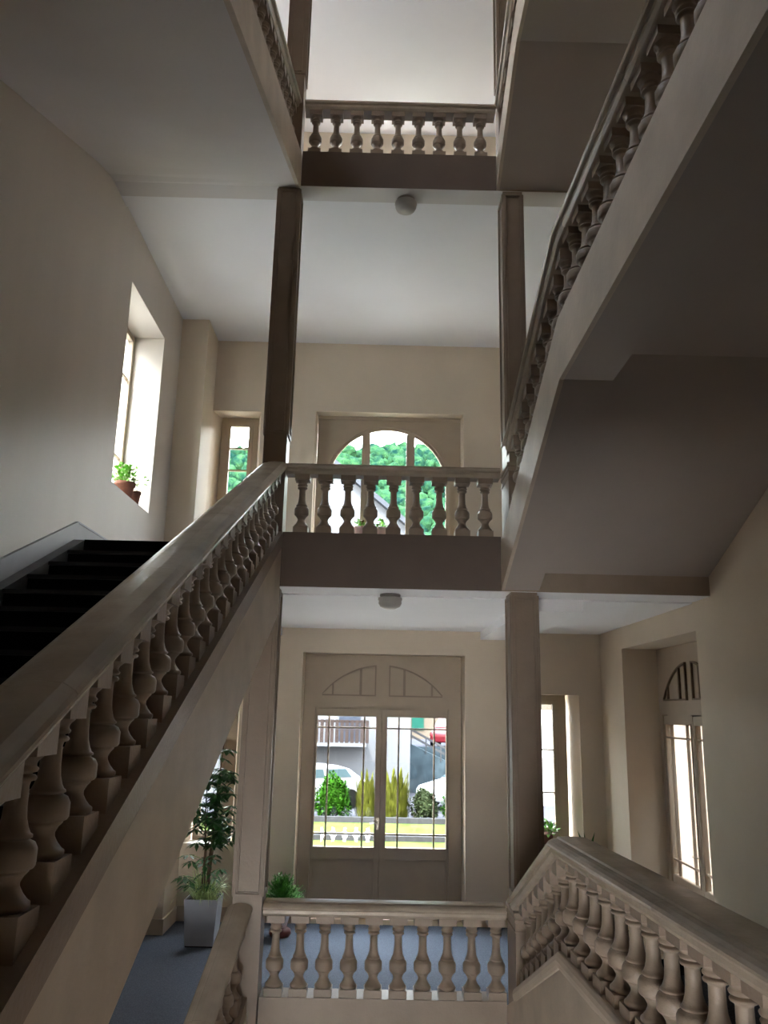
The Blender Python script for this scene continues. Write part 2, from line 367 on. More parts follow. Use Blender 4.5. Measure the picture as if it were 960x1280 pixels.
def balustrade(label, pts, pitch, hr=0.13, curb=None, curbmat=STONE, positions=None, first=0.14, seclen=1.15, hw=0.072, railmat=RAILM, nrail=99):
    """pts [(x,y,zcurb,zrail)] ; curb (half width well side, half width other, height)"""
    e = empty('balustrade', (pts[0][0], pts[0][1], pts[0][2]), label, 'balustrade')
    L = [0]
    for a, b_ in zip(pts, pts[1:]): L.append(L[-1]+math.hypot(b_[0]-a[0], b_[1]-a[1]))
    def at(s):
        for i in range(len(pts)-1):
            if s <= L[i+1]+1e-9 or i == len(pts)-2: return lerp(pts[i], pts[i+1], (s-L[i])/(L[i+1]-L[i])), i
    n = max(1, round(L[-1]/seclen)); sec = RAILSEC(hr)
    cuts = [L[-1]*i/n for i in range(n+1)]
    for i in range(n):
        a, b_ = cuts[i]+(0.0015 if i else 0), cuts[i+1]-(0.0015 if i < n-1 else 0)
        ss = [a]+[l for l in L if a < l < b_]+[b_]
        MB().sweep(sec, [(lambda q: (q[0], q[1], q[3]))(at(s)[0]) for s in ss]).build('handrail_section', railmat, e)
    if curb:
        a, b_, h = curb
        cs = [(-b_, 0), (-b_, -h), (a*0.6, -h), (a-.012, -h), (a-.004, -h+.02), (a, -h*0.5), (a-.004, -.02), (a-.014, -.004), (a-.022, 0)]
        MB().sweep(cs, [(q[0], q[1], q[2]) for q in pts]).build('base_moulding', curbmat, e)
    cache = {}
    if positions is None:
        positions = []; s = first
        while s < L[-1]-0.05: positions.append(s); s += pitch
    for s in positions:
        q, i = at(s); a, b_ = pts[i], pts[i+1]; hl = L[i+1]-L[i]
        # keep off the kink
        sl = ((b_[2]-a[2])/hl + (b_[3]-a[3])/hl)/2
        T = q[3]-q[2]-0.105; key = i
        if key not in cache:
            cache[key] = (bal_mesh('baluster', T, sl if abs(sl) > 0.03 else 0, hw), T)
        me, T0 = cache[key]
        o = bpy.data.objects.new('baluster', me); COL.objects.link(o); o.parent = e
        o.location = Vector(q[:3])-e.location; o.scale = (1, 1, T/T0)
        o.rotation_euler = (0, 0, atan2(b_[1]-a[1], b_[0]-a[0])-pi/2)
    return e
yl = 7.285
def xpos(xs, x0): return [x-x0 for x in xs]
balustrade('bottom landing balustrade in front of the blue carpet and glazed door', [(xL, yl, -2.244, -1.545), (xR, yl, -2.244, -1.545)], 0.2, 0.12,
           positions=[-0.76+0.2003*i-xL for i in range(10)], seclen=3)
balustrade('middle landing balustrade in front of the arched window', [(xL, yl, 1.5455, 2.207), (xR, yl, 1.5455, 2.207)], 0.2, 0.115,
           positions=[-0.712+0.2116*i-xL for i in range(9)], seclen=3, hw=0.068)
balustrade('topmost landing balustrade against the white ceiling', [(xL, yl, 5.526, 6.152), (xR, yl, 5.526, 6.152)], 0.2, 0.115,
           positions=[-0.749+0.2139*i-xL for i in range(9)], seclen=3, hw=0.066)
# flights, left (path runs from the pillar towards the viewer)
s1 = 0.4477
def lp(x, y, zc, zr, s, dy): return (x, y-dy, zc-s*dy, zr-s*dy)
a = (-0.972, 7.195, 1.409+0.137, 2.205)
balustrade('long raked balustrade climbing from the lower left corner to the middle landing', [a, lp(*a, s1, 6.0)], 0.2155, 0.125, curb=(0.145, 0.11, 0.137), first=0.10, hw=0.070)
a = (-1.055, 7.195, -2.244, -1.56)
balustrade('raked balustrade descending at the bottom edge left of the blue carpet view', [a, (-1.135, 6.0, -2.244-s1*1.195, -1.56-s1*1.195), (-1.14, 3.9, -2.244-s1*3.295, -1.56-s1*3.295)], 0.2155, 0.105, curb=(0.13, 0.10, 0.12), first=0.12, hw=0.068)
a = (-1.01, 7.195, 5.53, 6.15)
balustrade('raked balustrade at the top left corner under the upper ceiling', [a, lp(*a, 0.392, 4.6)], 0.2155, 0.115, curb=(0.14, 0.10, 0.06), curbmat=STRING, first=0.10, hw=0.066)
# right
balustrade('lower right balustrade rising from the pillar then running level towards the viewer',
           [(1.195, 6.78, -2.02, -1.375), (1.185, 5.15, -1.335, -0.715), (1.265, 2.4, -1.30, -0.68), (1.29, 1.2, -1.30, -0.68)], 0.2105, 0.14, curb=(0.105, 0.16, 0.09), curbmat=STRING, first=0.22, hw=0.070)
balustrade('upper right balustrade climbing steeply from the middle landing to the picture top',
           [(1.20, 6.78, 1.675, 2.33), (1.19, 4.62, 2.43, 3.03), (1.265, 2.6, 2.50, 3.10), (1.29, 1.0, 2.50, 3.10)], 0.2105, 0.13, curb=(0.078, 0.14, 0.05), curbmat=STRING, first=0.16, hw=0.068)
balustrade('short raked balustrade at the top right of the well beside the highest pillar',
           [(1.22, 7.195, 5.52, 6.15), (1.22, 5.95, 6.13, 6.76), (1.22, 3.2, 6.15, 6.78)], 0.2025, 0.12, curb=(0.10, 0.14, 0.05), curbmat=STRING, first=0.13, hw=0.066)
# small newels on the right, at the foot of the right-hand flights
for z0, z1, lb in ((-2.30, -1.50, 'small capped newel post between the bottom balustrade and the right flight'), (1.49, 2.13, 'small capped newel post at the right end of the middle balustrade')):
    e = empty('newel_post', (1.185, 7.0, z0), lb, 'newel')
    MB().box(1.125, 1.25, 6.80, 7.2, z0, z1).build('post', STONE, e, bevel=0.004)
    M = MB(); M.box(1.110, 1.265, 6.785, 7.2, z1-0.035, z1); M.box(1.117, 1.258, 6.792, 7.2, z1-0.08, z1-0.05); M.box(1.117, 1.258, 6.792, 7.2, z1-0.145, z1-0.13)
    M.build('cap_moulding', STONE, e, bevel=0.006)
    MB().box(1.14, 1.235, 6.84, 7.2, z1, z1+0.10).build('rail_block', STONE, e)

# ------------------------------------------------------------------ stair flights
def flight(label, stringer_poly, sx0, sx1, slab_poly, wx0, wx1, steps=None, smat=None, group=None, strmat=STRING):
    e = empty('stair_flight', ((sx0+sx1)/2, stringer_poly[0][0], stringer_poly[0][1]), label, 'stairs')
    if sx0 > 0 and sx1-sx0 > 0.1:
        MB().prism(stringer_poly, 0, sx0, sx0+0.03).build('stringer', strmat, e)
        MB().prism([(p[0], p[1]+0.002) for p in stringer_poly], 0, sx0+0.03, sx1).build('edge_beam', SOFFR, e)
    else: MB().prism(stringer_poly, 0, sx0, sx1).build('stringer', strmat, e)
    if isinstance(slab_poly, tuple):
        A, Bp = slab_poly; n = len(A)
        vs = [(wx0, p[0], p[1]) for p in A]+[(wx1, p[0], p[1]) for p in Bp]
        MB().add(vs, [tuple(range(n)), tuple(range(2*n-1, n-1, -1))]+[(i, i+n, (i+1) % n+n, (i+1) % n) for i in range(n)]).build('soffit_slab', SOFF, e)
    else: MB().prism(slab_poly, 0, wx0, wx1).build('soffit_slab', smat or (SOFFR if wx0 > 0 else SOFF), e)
    if steps:
        x0, x1, y, z, go, ri, n, sd = steps
        MB().box(x0, x1, y-0.045, y-0.001, z-ri, z+0.002).build('riser', TREAD, e)
        for k in range(n):
            zt = z-ri*(k+1); y1 = y-go*k; y0 = y1-go
            MB().box(x0, x1, y0-0.02, y0+0.02, zt-ri*0.93, zt-0.028).build('riser', TREAD, e)
            MB().box(x0, x1, y0-0.045, y1, zt-0.028, zt).build('tread', TREADT, e)
    return e
# L1 left (from the half landing up to the middle floor)
run = 6.1; z1 = s1*run
zc = 1.409+0.137
flight('long left flight with black carpeted steps and pale plaster stringer', [(D, zc-0.10), (D, 0.803), (D-run, 0.803-z1), (D-run, zc-0.10-z1)], -1.08, -0.868,
       [(D, F1-0.37), (D, 0.87), (D-run, 0.87-z1), (D-run, F1-0.37-z1)], XL+0.001, -1.08, (XL+0.12, -1.08, 7.2, F1, 0.364, 0.163, 16, 1))
MB().prism([(D-0.04, F1+0.0), (D-run, F1-s1*(run-0.04)), (D-run, F1-0.45-s1*(run-0.04)), (D-0.04, F1-0.45)], 0, XL+0.022, XL+0.12).build('wall_string', STRD, [o for o in bpy.data.objects if o.name == 'stair_flight'][0])
# skirting of the long left flight
M = MB()
k1 = 0.43
M.prism([(7.22, F1+0.18), (D-run, F1+0.18-k1*6.12), (D-run, F1-0.5-k1*6.12), (7.22, F1-0.5)], 0, XL, XL+0.022)
M.box(XL, XL+0.022, 7.22, 10.235, F1, F1+0.18)
M.prism([(7.22, F1+0.18), (D-run, F1+0.18-k1*6.12), (D-run, F1+0.165-k1*6.12), (7.22, F1+0.165)], 0, XL+0.022, XL+0.03)
M.box(XL+0.022, XL+0.03, 7.22, 10.235, F1+0.165, F1+0.18)
M.build('baseboard_stair', SKIRT, kind='structure')
# L0 left, going down
flight('lower left flight going down below the bottom handrail', [(D, -2.36), (D, -3.05), (D-3.4, -3.05-s1*3.4), (D-3.4, -2.36-s1*3.4)], -1.20, -0.95,
       [(D, F0-0.37), (D, F0-0.5), (D-3.4, F0-0.5-s1*3.4), (D-3.4, F0-0.37-s1*3.4)], XL+0.001, -1.20, (XL+0.03, -1.20, 7.2, F0, 0.364, 0.163, 9, 1))
# L2 left: soffit seen from below
sl = 0.392
e = flight('upper left flight whose broad pale underside fills the top left', [(D, 5.48), (D, 5.09), (D-7.4, 5.09-0.387*7.4), (D-7.4, 5.48-sl*7.4)], -0.905, -0.868,
       ([(D, 5.30), (D, 5.119), (7.05, 5.095), (6.8, 5.02), (6.5, 4.905), (D-7.4, 4.905-0.394*6.7), (D-7.4, 5.30-sl*7.4)],
        [(D, 5.30), (D, 5.10), (7.05, 5.04), (6.8, 4.945), (6.5, 4.83), (D-7.4, 4.83-0.387*6.7), (D-7.4, 5.30-sl*7.4)]), XL+0.001, -0.905, (XL+0.03, -1.12, 7.2, F2, 0.40, 0.157, 17, 1))
# right flights
def rflight(label, zD_t, zD_b, yk, zk_t, zk_b, slabD, slabk, F, rise, zr, inner=1.45, near=1.0, name='x'):
    ee = flight(label, [(D, zD_t), (D, zD_b), (yk, zk_b), (YF+0.01, zk_b), (YF+0.01, zk_t), (yk, zk_t)], xR-0.002, inner,
                [(D, slabD+0.12), (D, slabD), (yk, slabk), (YF+0.01, slabk), (YF+0.01, slabk+0.15), (yk, slabk+0.15)], inner, XR-0.001)
    n = 7; go = (D-yk)/n*1.0
    for k in range(n):
        y1 = D-go*k; z = F+rise*(k+1)
        MB().box(inner, XR-0.001, y1-0.04, y1, z-rise, z-0.028).build('riser', TREAD, ee)
        MB().box(inner, XR-0.001, y1-go, y1+0.02, z-0.028, z).build('tread', TREAD, ee)
    return ee
rflight('lower right flight with plain plaster side wall and level gallery', -2.27, -3.4, 5.15, -1.40, -3.4, -2.9, -1.9, F0, (1.12)/7, 0)
rflight('middle right flight seen from below with kinked plaster stringer', 1.49, 1.06, 4.74, 2.45, 2.035, 1.22, 2.22, F1, 0.95/7, 0)
rflight('topmost right flight and gallery seen from below beside the upper pillar', 5.49, 5.13, 5.95, 6.10, 5.735, 5.14, 5.745, F2, 0.62/7, 0, inner=1.145)
# half-landing slabs
MB().box(XL, xR, YF, 0.6, -1.7, -1.5).build('floor', CARPET, kind='structure')
MB().box(1.45, XR, YF, 5.15, -1.72, -1.45).build('floor', CARPET, kind='structure')
MB().box(XL, xR, YF, -0.3, 2.05, 2.37).build('floor', CARPET, kind='structure')

# ------------------------------------------------------------------ doors and windows
def frame_rect(M, x0, x1, z0, z1, w, y0, y1, bottom=True, wt=None, wb=None):
    wt = w if wt is None else wt; wb = w if wb is None else wb
    M.box(x0, x0+w, y0, y1, z0, z1); M.box(x1-w, x1, y0, y1, z0, z1); M.box(x0+w, x1-w, y0, y1, z1-wt, z1)
    if bottom: M.box(x0+w, x1-w, y0, y1, z0, z0+wb)
def double_door(num, ox, oy, rz, kind='structure', X1=1.155, ft=0.712, X0=-0.945):
    # local: x across (centre 0.105), y depth 0 = frame plane, z absolute
    e = empty('door_%d' % num, (0, 0, 0), kind=kind)
    cx = 0.105
    def bld(M, n, m, p, **k): return M.build(n, m, p, **k)
    # outer frame + transom panel
    M = MB(); M.box(X0, cx-0.91, 0, 0.10, F0, ft); M.box(cx+0.91, X1, 0, 0.10, F0, ft); M.box(cx-0.91, cx+0.91, 0, 0.10, 0.015, ft)
    M.box(cx-0.91, cx-0.885, -0.012, 0.03, F0, 0.03); M.box(cx+0.885, cx+0.91, -0.012, 0.03, F0, 0.03); M.box(cx-0.91, cx+0.91, -0.012, 0.0, 0.010, 0.032)
    M.box(cx-0.03, cx+0.03, 0.052, 0.07, F0, 0.02); M.box(cx-0.91, cx+0.91, 0.052, 0.07, -0.03, 0.03); M.box(cx-0.91, cx-0.86, 0.052, 0.07, F0, 0.02); M.box(cx+0.86, cx+0.91, 0.052, 0.07, F0, 0.02)
    bld(M, 'door_frame', FRAME, e)
    # blind arched transom: raised fillets
    M = MB(); zb = 0.185; hh = 0.385; hw = 0.80; R = (hw*hw+hh*hh)/(2*hh); zc = zb+hh-R
    def az(u): return zc+sqrt(max(0, R*R-u*u))
    for s in (-1, 1):
        g = 0.085
        xs = [g+(hw-g)*i/14 for i in range(15)]
        for i in range(14):
            a, b_ = xs[i], xs[i+1]; za, zb2 = az(a), az(b_)
            vs = []
            for y in (-0.026, 0.0):
                vs += [(cx+s*a, y, za-0.010), (cx+s*b_, y, max(zb, zb2-0.010)), (cx+s*b_, y, zb2+0.010), (cx+s*a, y, za+0.010)]
            M.add(vs, [(0, 1, 2, 3), (4, 5, 6, 7), (0, 1, 5, 4), (2, 3, 7, 6), (0, 3, 7, 4), (1, 2, 6, 5)])
        a, b_ = sorted((cx+s*g, cx+s*hw)); M.box(a, b_, -0.026, 0, zb-0.018, zb)
        for u, ww in ((g, 0.018), (0.275, 0.032), (0.65, 0.022)):
            a, b_ = sorted((cx+s*u, cx+s*(u+ww))); M.box(a, b_, -0.026, 0, zb, az(u)-0.005)
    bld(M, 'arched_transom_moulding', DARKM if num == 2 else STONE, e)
    for s in (-1, 1):
        a, b_ = sorted((cx+s*0.006, cx+s*0.882))
        # glass opening
        g0, g1 = sorted((cx+s*0.072, cx+s*0.852)); gz0, gz1 = -1.715, -0.098
        M = MB(); M.box(a, g0, 0.0, 0.05, F0+0.01, 0.0); M.box(g1, b_, 0.0, 0.05, F0+0.01, 0.0)
        M.box(g0, g1, 0.0, 0.05, gz1, 0.0); M.box(g0, g1, 0.0, 0.05, -1.86, gz0); M.box(g0, g1, 0.0, 0.05, F0+0.01, F0+0.14)
        M.box(g0, g1, 0.030, 0.048, F0+0.14, -1.86)
        for (u0, u1, w0, w1) in ((g0-.016, g1+.016, gz1+.004, gz1+.016), (g0-.016, g1+.016, gz0-.016, gz0-.004)): M.box(u0, u1, -0.008, 0.0, w0, w1)
        M.box(g0-.016, g0-.004, -0.008, 0, gz0-.016, gz1+.016); M.box(g1+.004, g1+.016, -0.008, 0, gz0-.016, gz1+.016)
        leaf = bld(M, 'door_leaf', FRAME, e, bevel=0.003)
        M = MB()
        for u in (0.2, 0.8):
            xx = g0+(g1-g0)*u; M.box(xx-0.011, xx+0.011, 0.008, 0.038, gz0, gz1)
        for zz in (gz1-0.145, gz0+0.155): M.box(g0, g1, 0.008, 0.038, zz-0.010, zz+0.010)
        bld(M, 'glazing_bars', FRAME, leaf)
        bld(MB().box(g0, g1, 0.021, 0.025, gz0, gz1), 'pane', GLASS, leaf)
    M = MB(); M.tube([(cx-0.03, 0.0, -1.42), (cx-0.03, -0.045, -1.42)], 0.008); M.tube([(cx-0.03, -0.045, -1.42), (cx-0.13, -0.045, -1.425)], 0.008); M.box(cx-0.045, cx-0.015, -0.006, 0, -1.50, -1.36)
    bld(M, 'handle', BRASS, e)
    e.location = (ox, oy, 0); e.rotation_euler = (0, 0, rz)
    return e
d1 = double_door(1, 0, B+0.215, 0)
# right wall door: frame plane x = 3.40, its local +x runs towards the viewer
d2 = double_door(2, 3.40, 8.905+0.105, -pi/2, X1=1.50, ft=0.79, X0=-0.93)

def casement(num, x0, x1, z0, z1, gx, gz, bars, y, vertical_mid=None, rz=0, loc=None, sill=None):
    e = empty('window_%d' % num, (0, 0, 0), kind='structure')
    M = MB(); gx0, gx1 = gx; gz0, gz1 = gz
    M.box(x0, x1, 0, 0.05, z0, gz0-0.06); M.box(x0, x1, 0, 0.05, gz1+0.06, z1)
    M.box(x0, gx0-0.06, 0, 0.05, gz0-0.06, gz1+0.06); M.box(gx1+0.06, x1, 0, 0.05, gz0-0.06, gz1+0.06)
    f = M.build('window_frame', FRAME, e, bevel=0.004)
    M = MB(); frame_rect(M, gx0-0.06, gx1+0.06, gz0-0.06, gz1+0.06, 0.06, -0.018, 0.045); M.build('sash', FRAME, e, bevel=0.004)
    M = MB()
    for zz in bars: M.box(gx0, gx1, 0.0, 0.035, zz-0.011, zz+0.011)
    if vertical_mid:
        M.box(vertical_mid-0.03, vertical_mid+0.03, -0.018, 0.045, gz0, gz1)
    M.build('glazing_bars', FRAME, e)
    MB().box(gx0, gx1, 0.014, 0.018, gz0, gz1).build('pane', GLASS, e)
    if sill:
        MB().box(x0, x1, sill, 0.0, z0-0.03, z0+0.005).build('window_sill', STONE if num == 3 else WHITEC if num == 2 else FRAME, e)
    e.location = loc; e.rotation_euler = (0, 0, rz)
    return e
# L0 right, L0 left, L1 left, L1 right
casement(1, 2.00, 2.56, -1.62, 0.237, (2.10, 2.385), (-1.43, 0.11), (-0.47, -1.01), 0, loc=(0, B+0.27, 0), sill=-0.25)
casement(2, -2.30, -1.81, -1.68, 0.237, (-2.215, -2.0), (-1.56, 0.11), (-0.47, -1.01), 0, loc=(0, B+0.27, 0), sill=-0.29)
casement(4, -2.30, -1.77, 2.20, 4.08, (-2.17, -1.905), (2.40, 3.94), (3.61, 3.28, 2.85), 0, loc=(0, B+0.29, 0), sill=-0.27)
casement(5, 2.05, 2.60, 2.20, 4.08, (2.17, 2.45), (2.40, 3.94), (3.61, 3.28, 2.85), 0, loc=(0, B+0.29, 0), sill=-0.27)
casement(6, -2.30, -1.77, 6.20, 8.1, (-2.17, -1.905), (6.40, 7.94), (7.6, 7.28), 0, loc=(0, B+0.29, 0))
casement(7, 2.05, 2.60, 6.20, 8.1, (2.17, 2.45), (6.40, 7.94), (7.6, 7.28), 0, loc=(0, B+0.29, 0))
# left wall window: local x -> world y, local y -> world -x  (rz = +90)
casement(3, 8.05, 9.46, 2.21, 4.48, (8.20, 9.38), (2.30, 4.39), (3.88, 2.86), 0, vertical_mid=8.74, rz=pi/2, loc=(-3.13, 0, 0), sill=-0.38)
casement(8, 8.05, 9.46, 6.2, 8.4, (8.24, 9.20), (6.33, 8.25), (7.88, 6.86), 0, vertical_mid=8.74, rz=pi/2, loc=(-3.115, 0, 0))

def arch_window(num, z_sp, zs, ztop, y, cx=0.105):
    e = empty('window_%d' % num, (0, y, 0), kind='structure')
    X0, X1 = -0.90, 1.15; Ro, Ri, Rg = 0.915, 0.89, 0.835; N = 28
    def ring(M, ra, rb, y0, y1, a0=0, a1=pi):
        vs = []
        for i in range(N+1):
            t = a0+(a1-a0)*i/N
            for r in (ra, rb):
                for yy in (y0, y1): vs.append((cx+r*cos(t), yy, z_sp+r*sin(t)))
        fs = []
        for i in range(N):
            k = i*4; n = k+4
            fs += [(k, n, n+2, k+2), (k+1, k+3, n+3, n+1), (k, k+1, n+1, n), (k+2, n+2, n+3, k+3)]
        M.add(vs, fs)
    # spandrel panel: strip between the arch and the rectangle
    M = MB(); vs = []; 
    for i in range(N+1):
        t = pi*i/N; r = Ri; px, pz = cx+r*cos(t), z_sp+r*sin(t)
        c_, s_ = cos(t), sin(t)
        k = min((X1-cx)/c_ if c_ > 1e-6 else 1e9, (X0-cx)/c_ if c_ < -1e-6 else 1e9, (ztop-z_sp)/s_ if s_ > 1e-6 else 1e9)
        qx, qz = cx+k*c_, z_sp+k*s_
        for yy in (y, y+0.05): vs += [(px, yy, pz), (qx, yy, qz)]
    fs = []
    for i in range(N):
        k = i*4; n = k+4; fs += [(k, k+1, n+1, n), (k+2, n+2, n+3, k+3), (k, n, n+2, k+2)]
    M.add(vs, fs)
    for i, (sx, dx) in enumerate(((X0, cx-Ri), (cx+Ri, X1))): M.box(sx, dx, y, y+0.05, zs, z_sp)
    # corner triangles
    for xc in (X0, X1):
        tcrit = atan2(ztop-z_sp, xc-cx); ts = sorted([pi*i/N for i in range(N+1)], key=lambda t: abs(t-tcrit))[:2]
        pp = []
        for t in ts:
            c_, s_ = cos(t), sin(t); k = min((X1-cx)/c_ if c_ > 1e-6 else 1e9, (X0-cx)/c_ if c_ < -1e-6 else 1e9, (ztop-z_sp)/s_); pp.append((cx+k*c_, z_sp+k*s_))
        M.prism([pp[0], pp[1], (xc, ztop)], 1, y, y+0.05)
    M.build('spandrel_panel', FRAME, e)
    M = MB(); ring(M, Ri-0.012, Ro, y-0.02, y+0.02); M.box(cx-Ro, cx-Ri+0.012, y-0.02, y+0.02, zs, z_sp); M.box(cx+Ri-0.012, cx+Ro, y-0.02, y+0.02, zs, z_sp)
    M.box(X0, X1, y-0.015, y, ztop-0.05, ztop); M.build('arch_moulding', FRAME, e)
    # sashes: side lights and a centre pair
    M = MB(); ring(M, Rg, Ri, y+0.0, y+0.045)
    M.box(cx-Ri, cx-Rg, y, y+0.045, zs, z_sp); M.box(cx+Rg, cx+Ri, y, y+0.045, zs, z_sp)
    for xa, xb in ((-0.262, -0.145), (0.375, 0.492)):
        h = z_sp+sqrt(Rg**2-max(abs(xa-cx), abs(xb-cx))**2); M.box(xa, xb, y-0.004, y+0.045, zs, h+0.03); M.box((xa+xb)/2-0.006, (xa+xb)/2+0.006, y-0.016, y, zs, h+0.02)
    M.box(cx-Ri, cx+Ri, y, y+0.045, zs, zs+0.10)
    M.build('sash', FRAME, e, bevel=0.002)
    M = MB()
    M.box(cx-Rg, -0.262, y+0.008, y+0.035, 3.175, 3.198); M.box(-0.145, 0.375, y+0.008, y+0.035, 3.175, 3.198); M.box(0.492, cx+Rg, y+0.008, y+0.035, 3.175, 3.198)
    M.build('glazing_bars', FRAME, e)
    poly = [(cx+Rg*cos(pi*i/N), z_sp+Rg*sin(pi*i/N)) for i in range(N+1)]+[(cx-Rg, zs+0.1), (cx+Rg, zs+0.1)]
    MB().prism(poly, 1, y+0.02, y+0.024).build('pane', GLASS, e)
    return e
arch_window(9, 3.075, 2.20, 4.10, B+0.20)
MB().box(-0.88, 1.13, B, B+0.2, 2.17, 2.205).build('trim_6', FRAME, kind='structure')
# top floor arch window (only its head shows between the topmost balusters)
M = MB(); y = B+0.2
M.box(-0.90, 1.15, y, y+0.05, 7.95, 8.36); 
for i in range(14):
    t0, t1 = pi*(0.12+0.76*i/14), pi*(0.12+0.76*(i+1)/14)
    M.prism([(0.105+0.9*cos(t0), 7.3+0.9*sin(t0)), (0.105+0.9*cos(t1), 7.3+0.9*sin(t1)), (0.105+0.93*cos(t1), 7.3+0.93*sin(t1)), (0.105+0.93*cos(t0), 7.3+0.93*sin(t0))], 1, y-0.02, y)
M.box(-0.90, -0.6, y, y+0.05, 6.2, 7.95); M.box(0.85, 1.15, y, y+0.05, 6.2, 7.95); M.box(-0.2, -0.1, y, y+0.05, 6.2, 7.95); M.box(0.33, 0.43, y, y+0.05, 6.2, 7.95)
M.build('window_10', FRAME, kind='structure')

# ------------------------------------------------------------------ lamps (off)
for (x, y, z, lb) in ((0.125, 7.545, CB1, 'round frosted ceiling lamp under the middle landing beam'), (0.205, 7.39, CB2, 'round frosted ceiling lamp under the topmost landing beam')):
    e = empty('ceiling_lamp', (x, y, z), lb, 'lamp')
    MB().lathe([(0, 0), (0.095, 0), (0.098, -0.012), (0.09, -0.03), (0.0, -0.03)], (x, y, z), 24).build('base_ring', METAL, e)
    MB().lathe([(0.092, -0.028), (0.112, -0.034), (0.114, -0.05), (0.105, -0.062), (0.108, -0.085), (0.092, -0.115), (0.05, -0.135), (0, -0.14)], (x, y, z), 24).build('glass_dome', LAMPG, e)

# ------------------------------------------------------------------ plants
def pot(M, c, r0, r1, h, rim=0.012):
    return M.lathe([(0, 0), (r0, 0), (r1, h*0.8), (r1+rim, h*0.8), (r1+rim*1.2, h), (r1-0.004, h), (r1-0.01, h*0.88), (0, h*0.88)], c, 20)
rnd = random.Random(3)
def rv(s=1): return Vector((rnd.uniform(-s, s), rnd.uniform(-s, s), rnd.uniform(-s, s)))
# 1 zinc planter with tall schefflera + striped grass
PX, PY = -1.86, 9.92
e = empty('potted_umbrella_tree', (PX, PY, F0), 'tall glossy umbrella tree with striped grass in a square pale grey planter', 'potted plant')
M = MB(); h = 0.485; r0, r1 = 0.155, 0.185
vs = [(PX+sx*r0, PY+sy*r0, F0+0.012) for sx, sy in ((-1, -1), (1, -1), (1, 1), (-1, 1))]+[(PX+sx*r1, PY+sy*r1, F0+h) for sx, sy in ((-1, -1), (1, -1), (1, 1), (-1, 1))]+[(PX+sx*(r1-.015), PY+sy*(r1-.015), F0+h) for sx, sy in ((-1, -1), (1, -1), (1, 1), (-1, 1))]+[(PX+sx*(r1-.02), PY+sy*(r1-.02), F0+h-.05) for sx, sy in ((-1, -1), (1, -1), (1, 1), (-1, 1))]
M.add(vs, [(3, 2, 1, 0)]+[(i+4*k, (i+1) % 4+4*k, (i+1) % 4+4*k+4, i+4*k+4) for k in range(3) for i in range(4)]+[(12, 13, 14, 15)])
M.build('planter', ZINC, e)
MB().box(PX-.15, PX+.15, PY-.15, PY+.15, F0, F0+0.012).build('planter_foot', TYRE, e)
MB().box(PX-.165, PX+.165, PY-.165, PY+.165, F0+h-.07, F0+h-.03).build('soil', SOIL, e)
M = MB(); stems = []
for k in range(4):
    a = k*1.7; b = Vector((PX+0.04*cos(a), PY+0.04*sin(a), F0+h-0.05)); pts = [b]
    tops = [(0.05, 0.02, 1.62), (-0.06, 0.0, 1.35), (0.02, -0.05, 1.0), (0.08, 0.05, 1.75)][k]
    for i in range(1, 6): pts.append(b+Vector(tops)*(i/5)+rv(0.015))
    M.tube(pts, [0.016-0.002*i for i in range(6)], 7); stems.append(pts)
M.build('stem', BARK, e)
M = MB(); ML = MB()
clusters = []
for i in range(95):
    z = rnd.uniform(1.05, 1.9); clusters.append((rnd.gauss(0.07, 0.12), rnd.gauss(-0.02, 0.11), z))
for i in range(16): clusters.append((rnd.uniform(-0.26, 0.22), rnd.uniform(-0.15, 0.1), rnd.uniform(0.55, 0.95)))
for i in range(6): clusters.append((rnd.uniform(0.06, 0.24), rnd.uniform(-0.12, 0.05), rnd.uniform(1.75, 2.1)))
for cx_, cy_, cz in clusters:
    c = Vector((PX+cx_, PY+cy_, F0+cz)); st = Vector((PX+0.03*(cz), PY, F0+cz-0.12)); ML.tube([st, (st+c)/2+Vector((0, 0, 0.03)), c], 0.003, 4, False)
    n = rnd.randint(6, 8); a0 = rnd.random()*6
    for k in range(n):
        a = a0+2*pi*k/n; dr = Vector((cos(a), sin(a), rnd.uniform(-0.75, -0.25))); L_ = rnd.uniform(0.10, 0.15)
        M.leaf(c+dr*0.015, c+dr*L_, L_*0.42)
ML.build('leaf_stalks', LEAFM, e, kind='stuff'); M.build('foliage', LEAFD, e, kind='stuff')
M = MB()
for i in range(260):
    a = rnd.random()*2*pi; r = rnd.uniform(0.02, 0.13); b = Vector((PX+r*cos(a), PY+r*sin(a), F0+h-0.03)); L_ = rnd.uniform(0.24, 0.46); out = rnd.uniform(0.3, 0.9)
    p0 = b; w_ = 0.0085
    dr = Vector((cos(a), sin(a), 0)); sd = Vector((-sin(a), cos(a), 0))*w_
    pts = [b+dr*(L_*out*t)+Vector((0, 0, L_*(1.3*t-1.45*out*t*t))) for t in (0, .33, .66, 1)]
    for j in range(3):
        ww = (1-0.3*j); w2 = (1-0.3*(j+1)) if j < 2 else 0.05
        M.add([pts[j]-sd*ww, pts[j]+sd*ww, pts[j+1]+sd*w2, pts[j+1]-sd*w2], [(0, 1, 2, 3)], True)
M.build('striped_grass', LEAFY, e, kind='stuff')
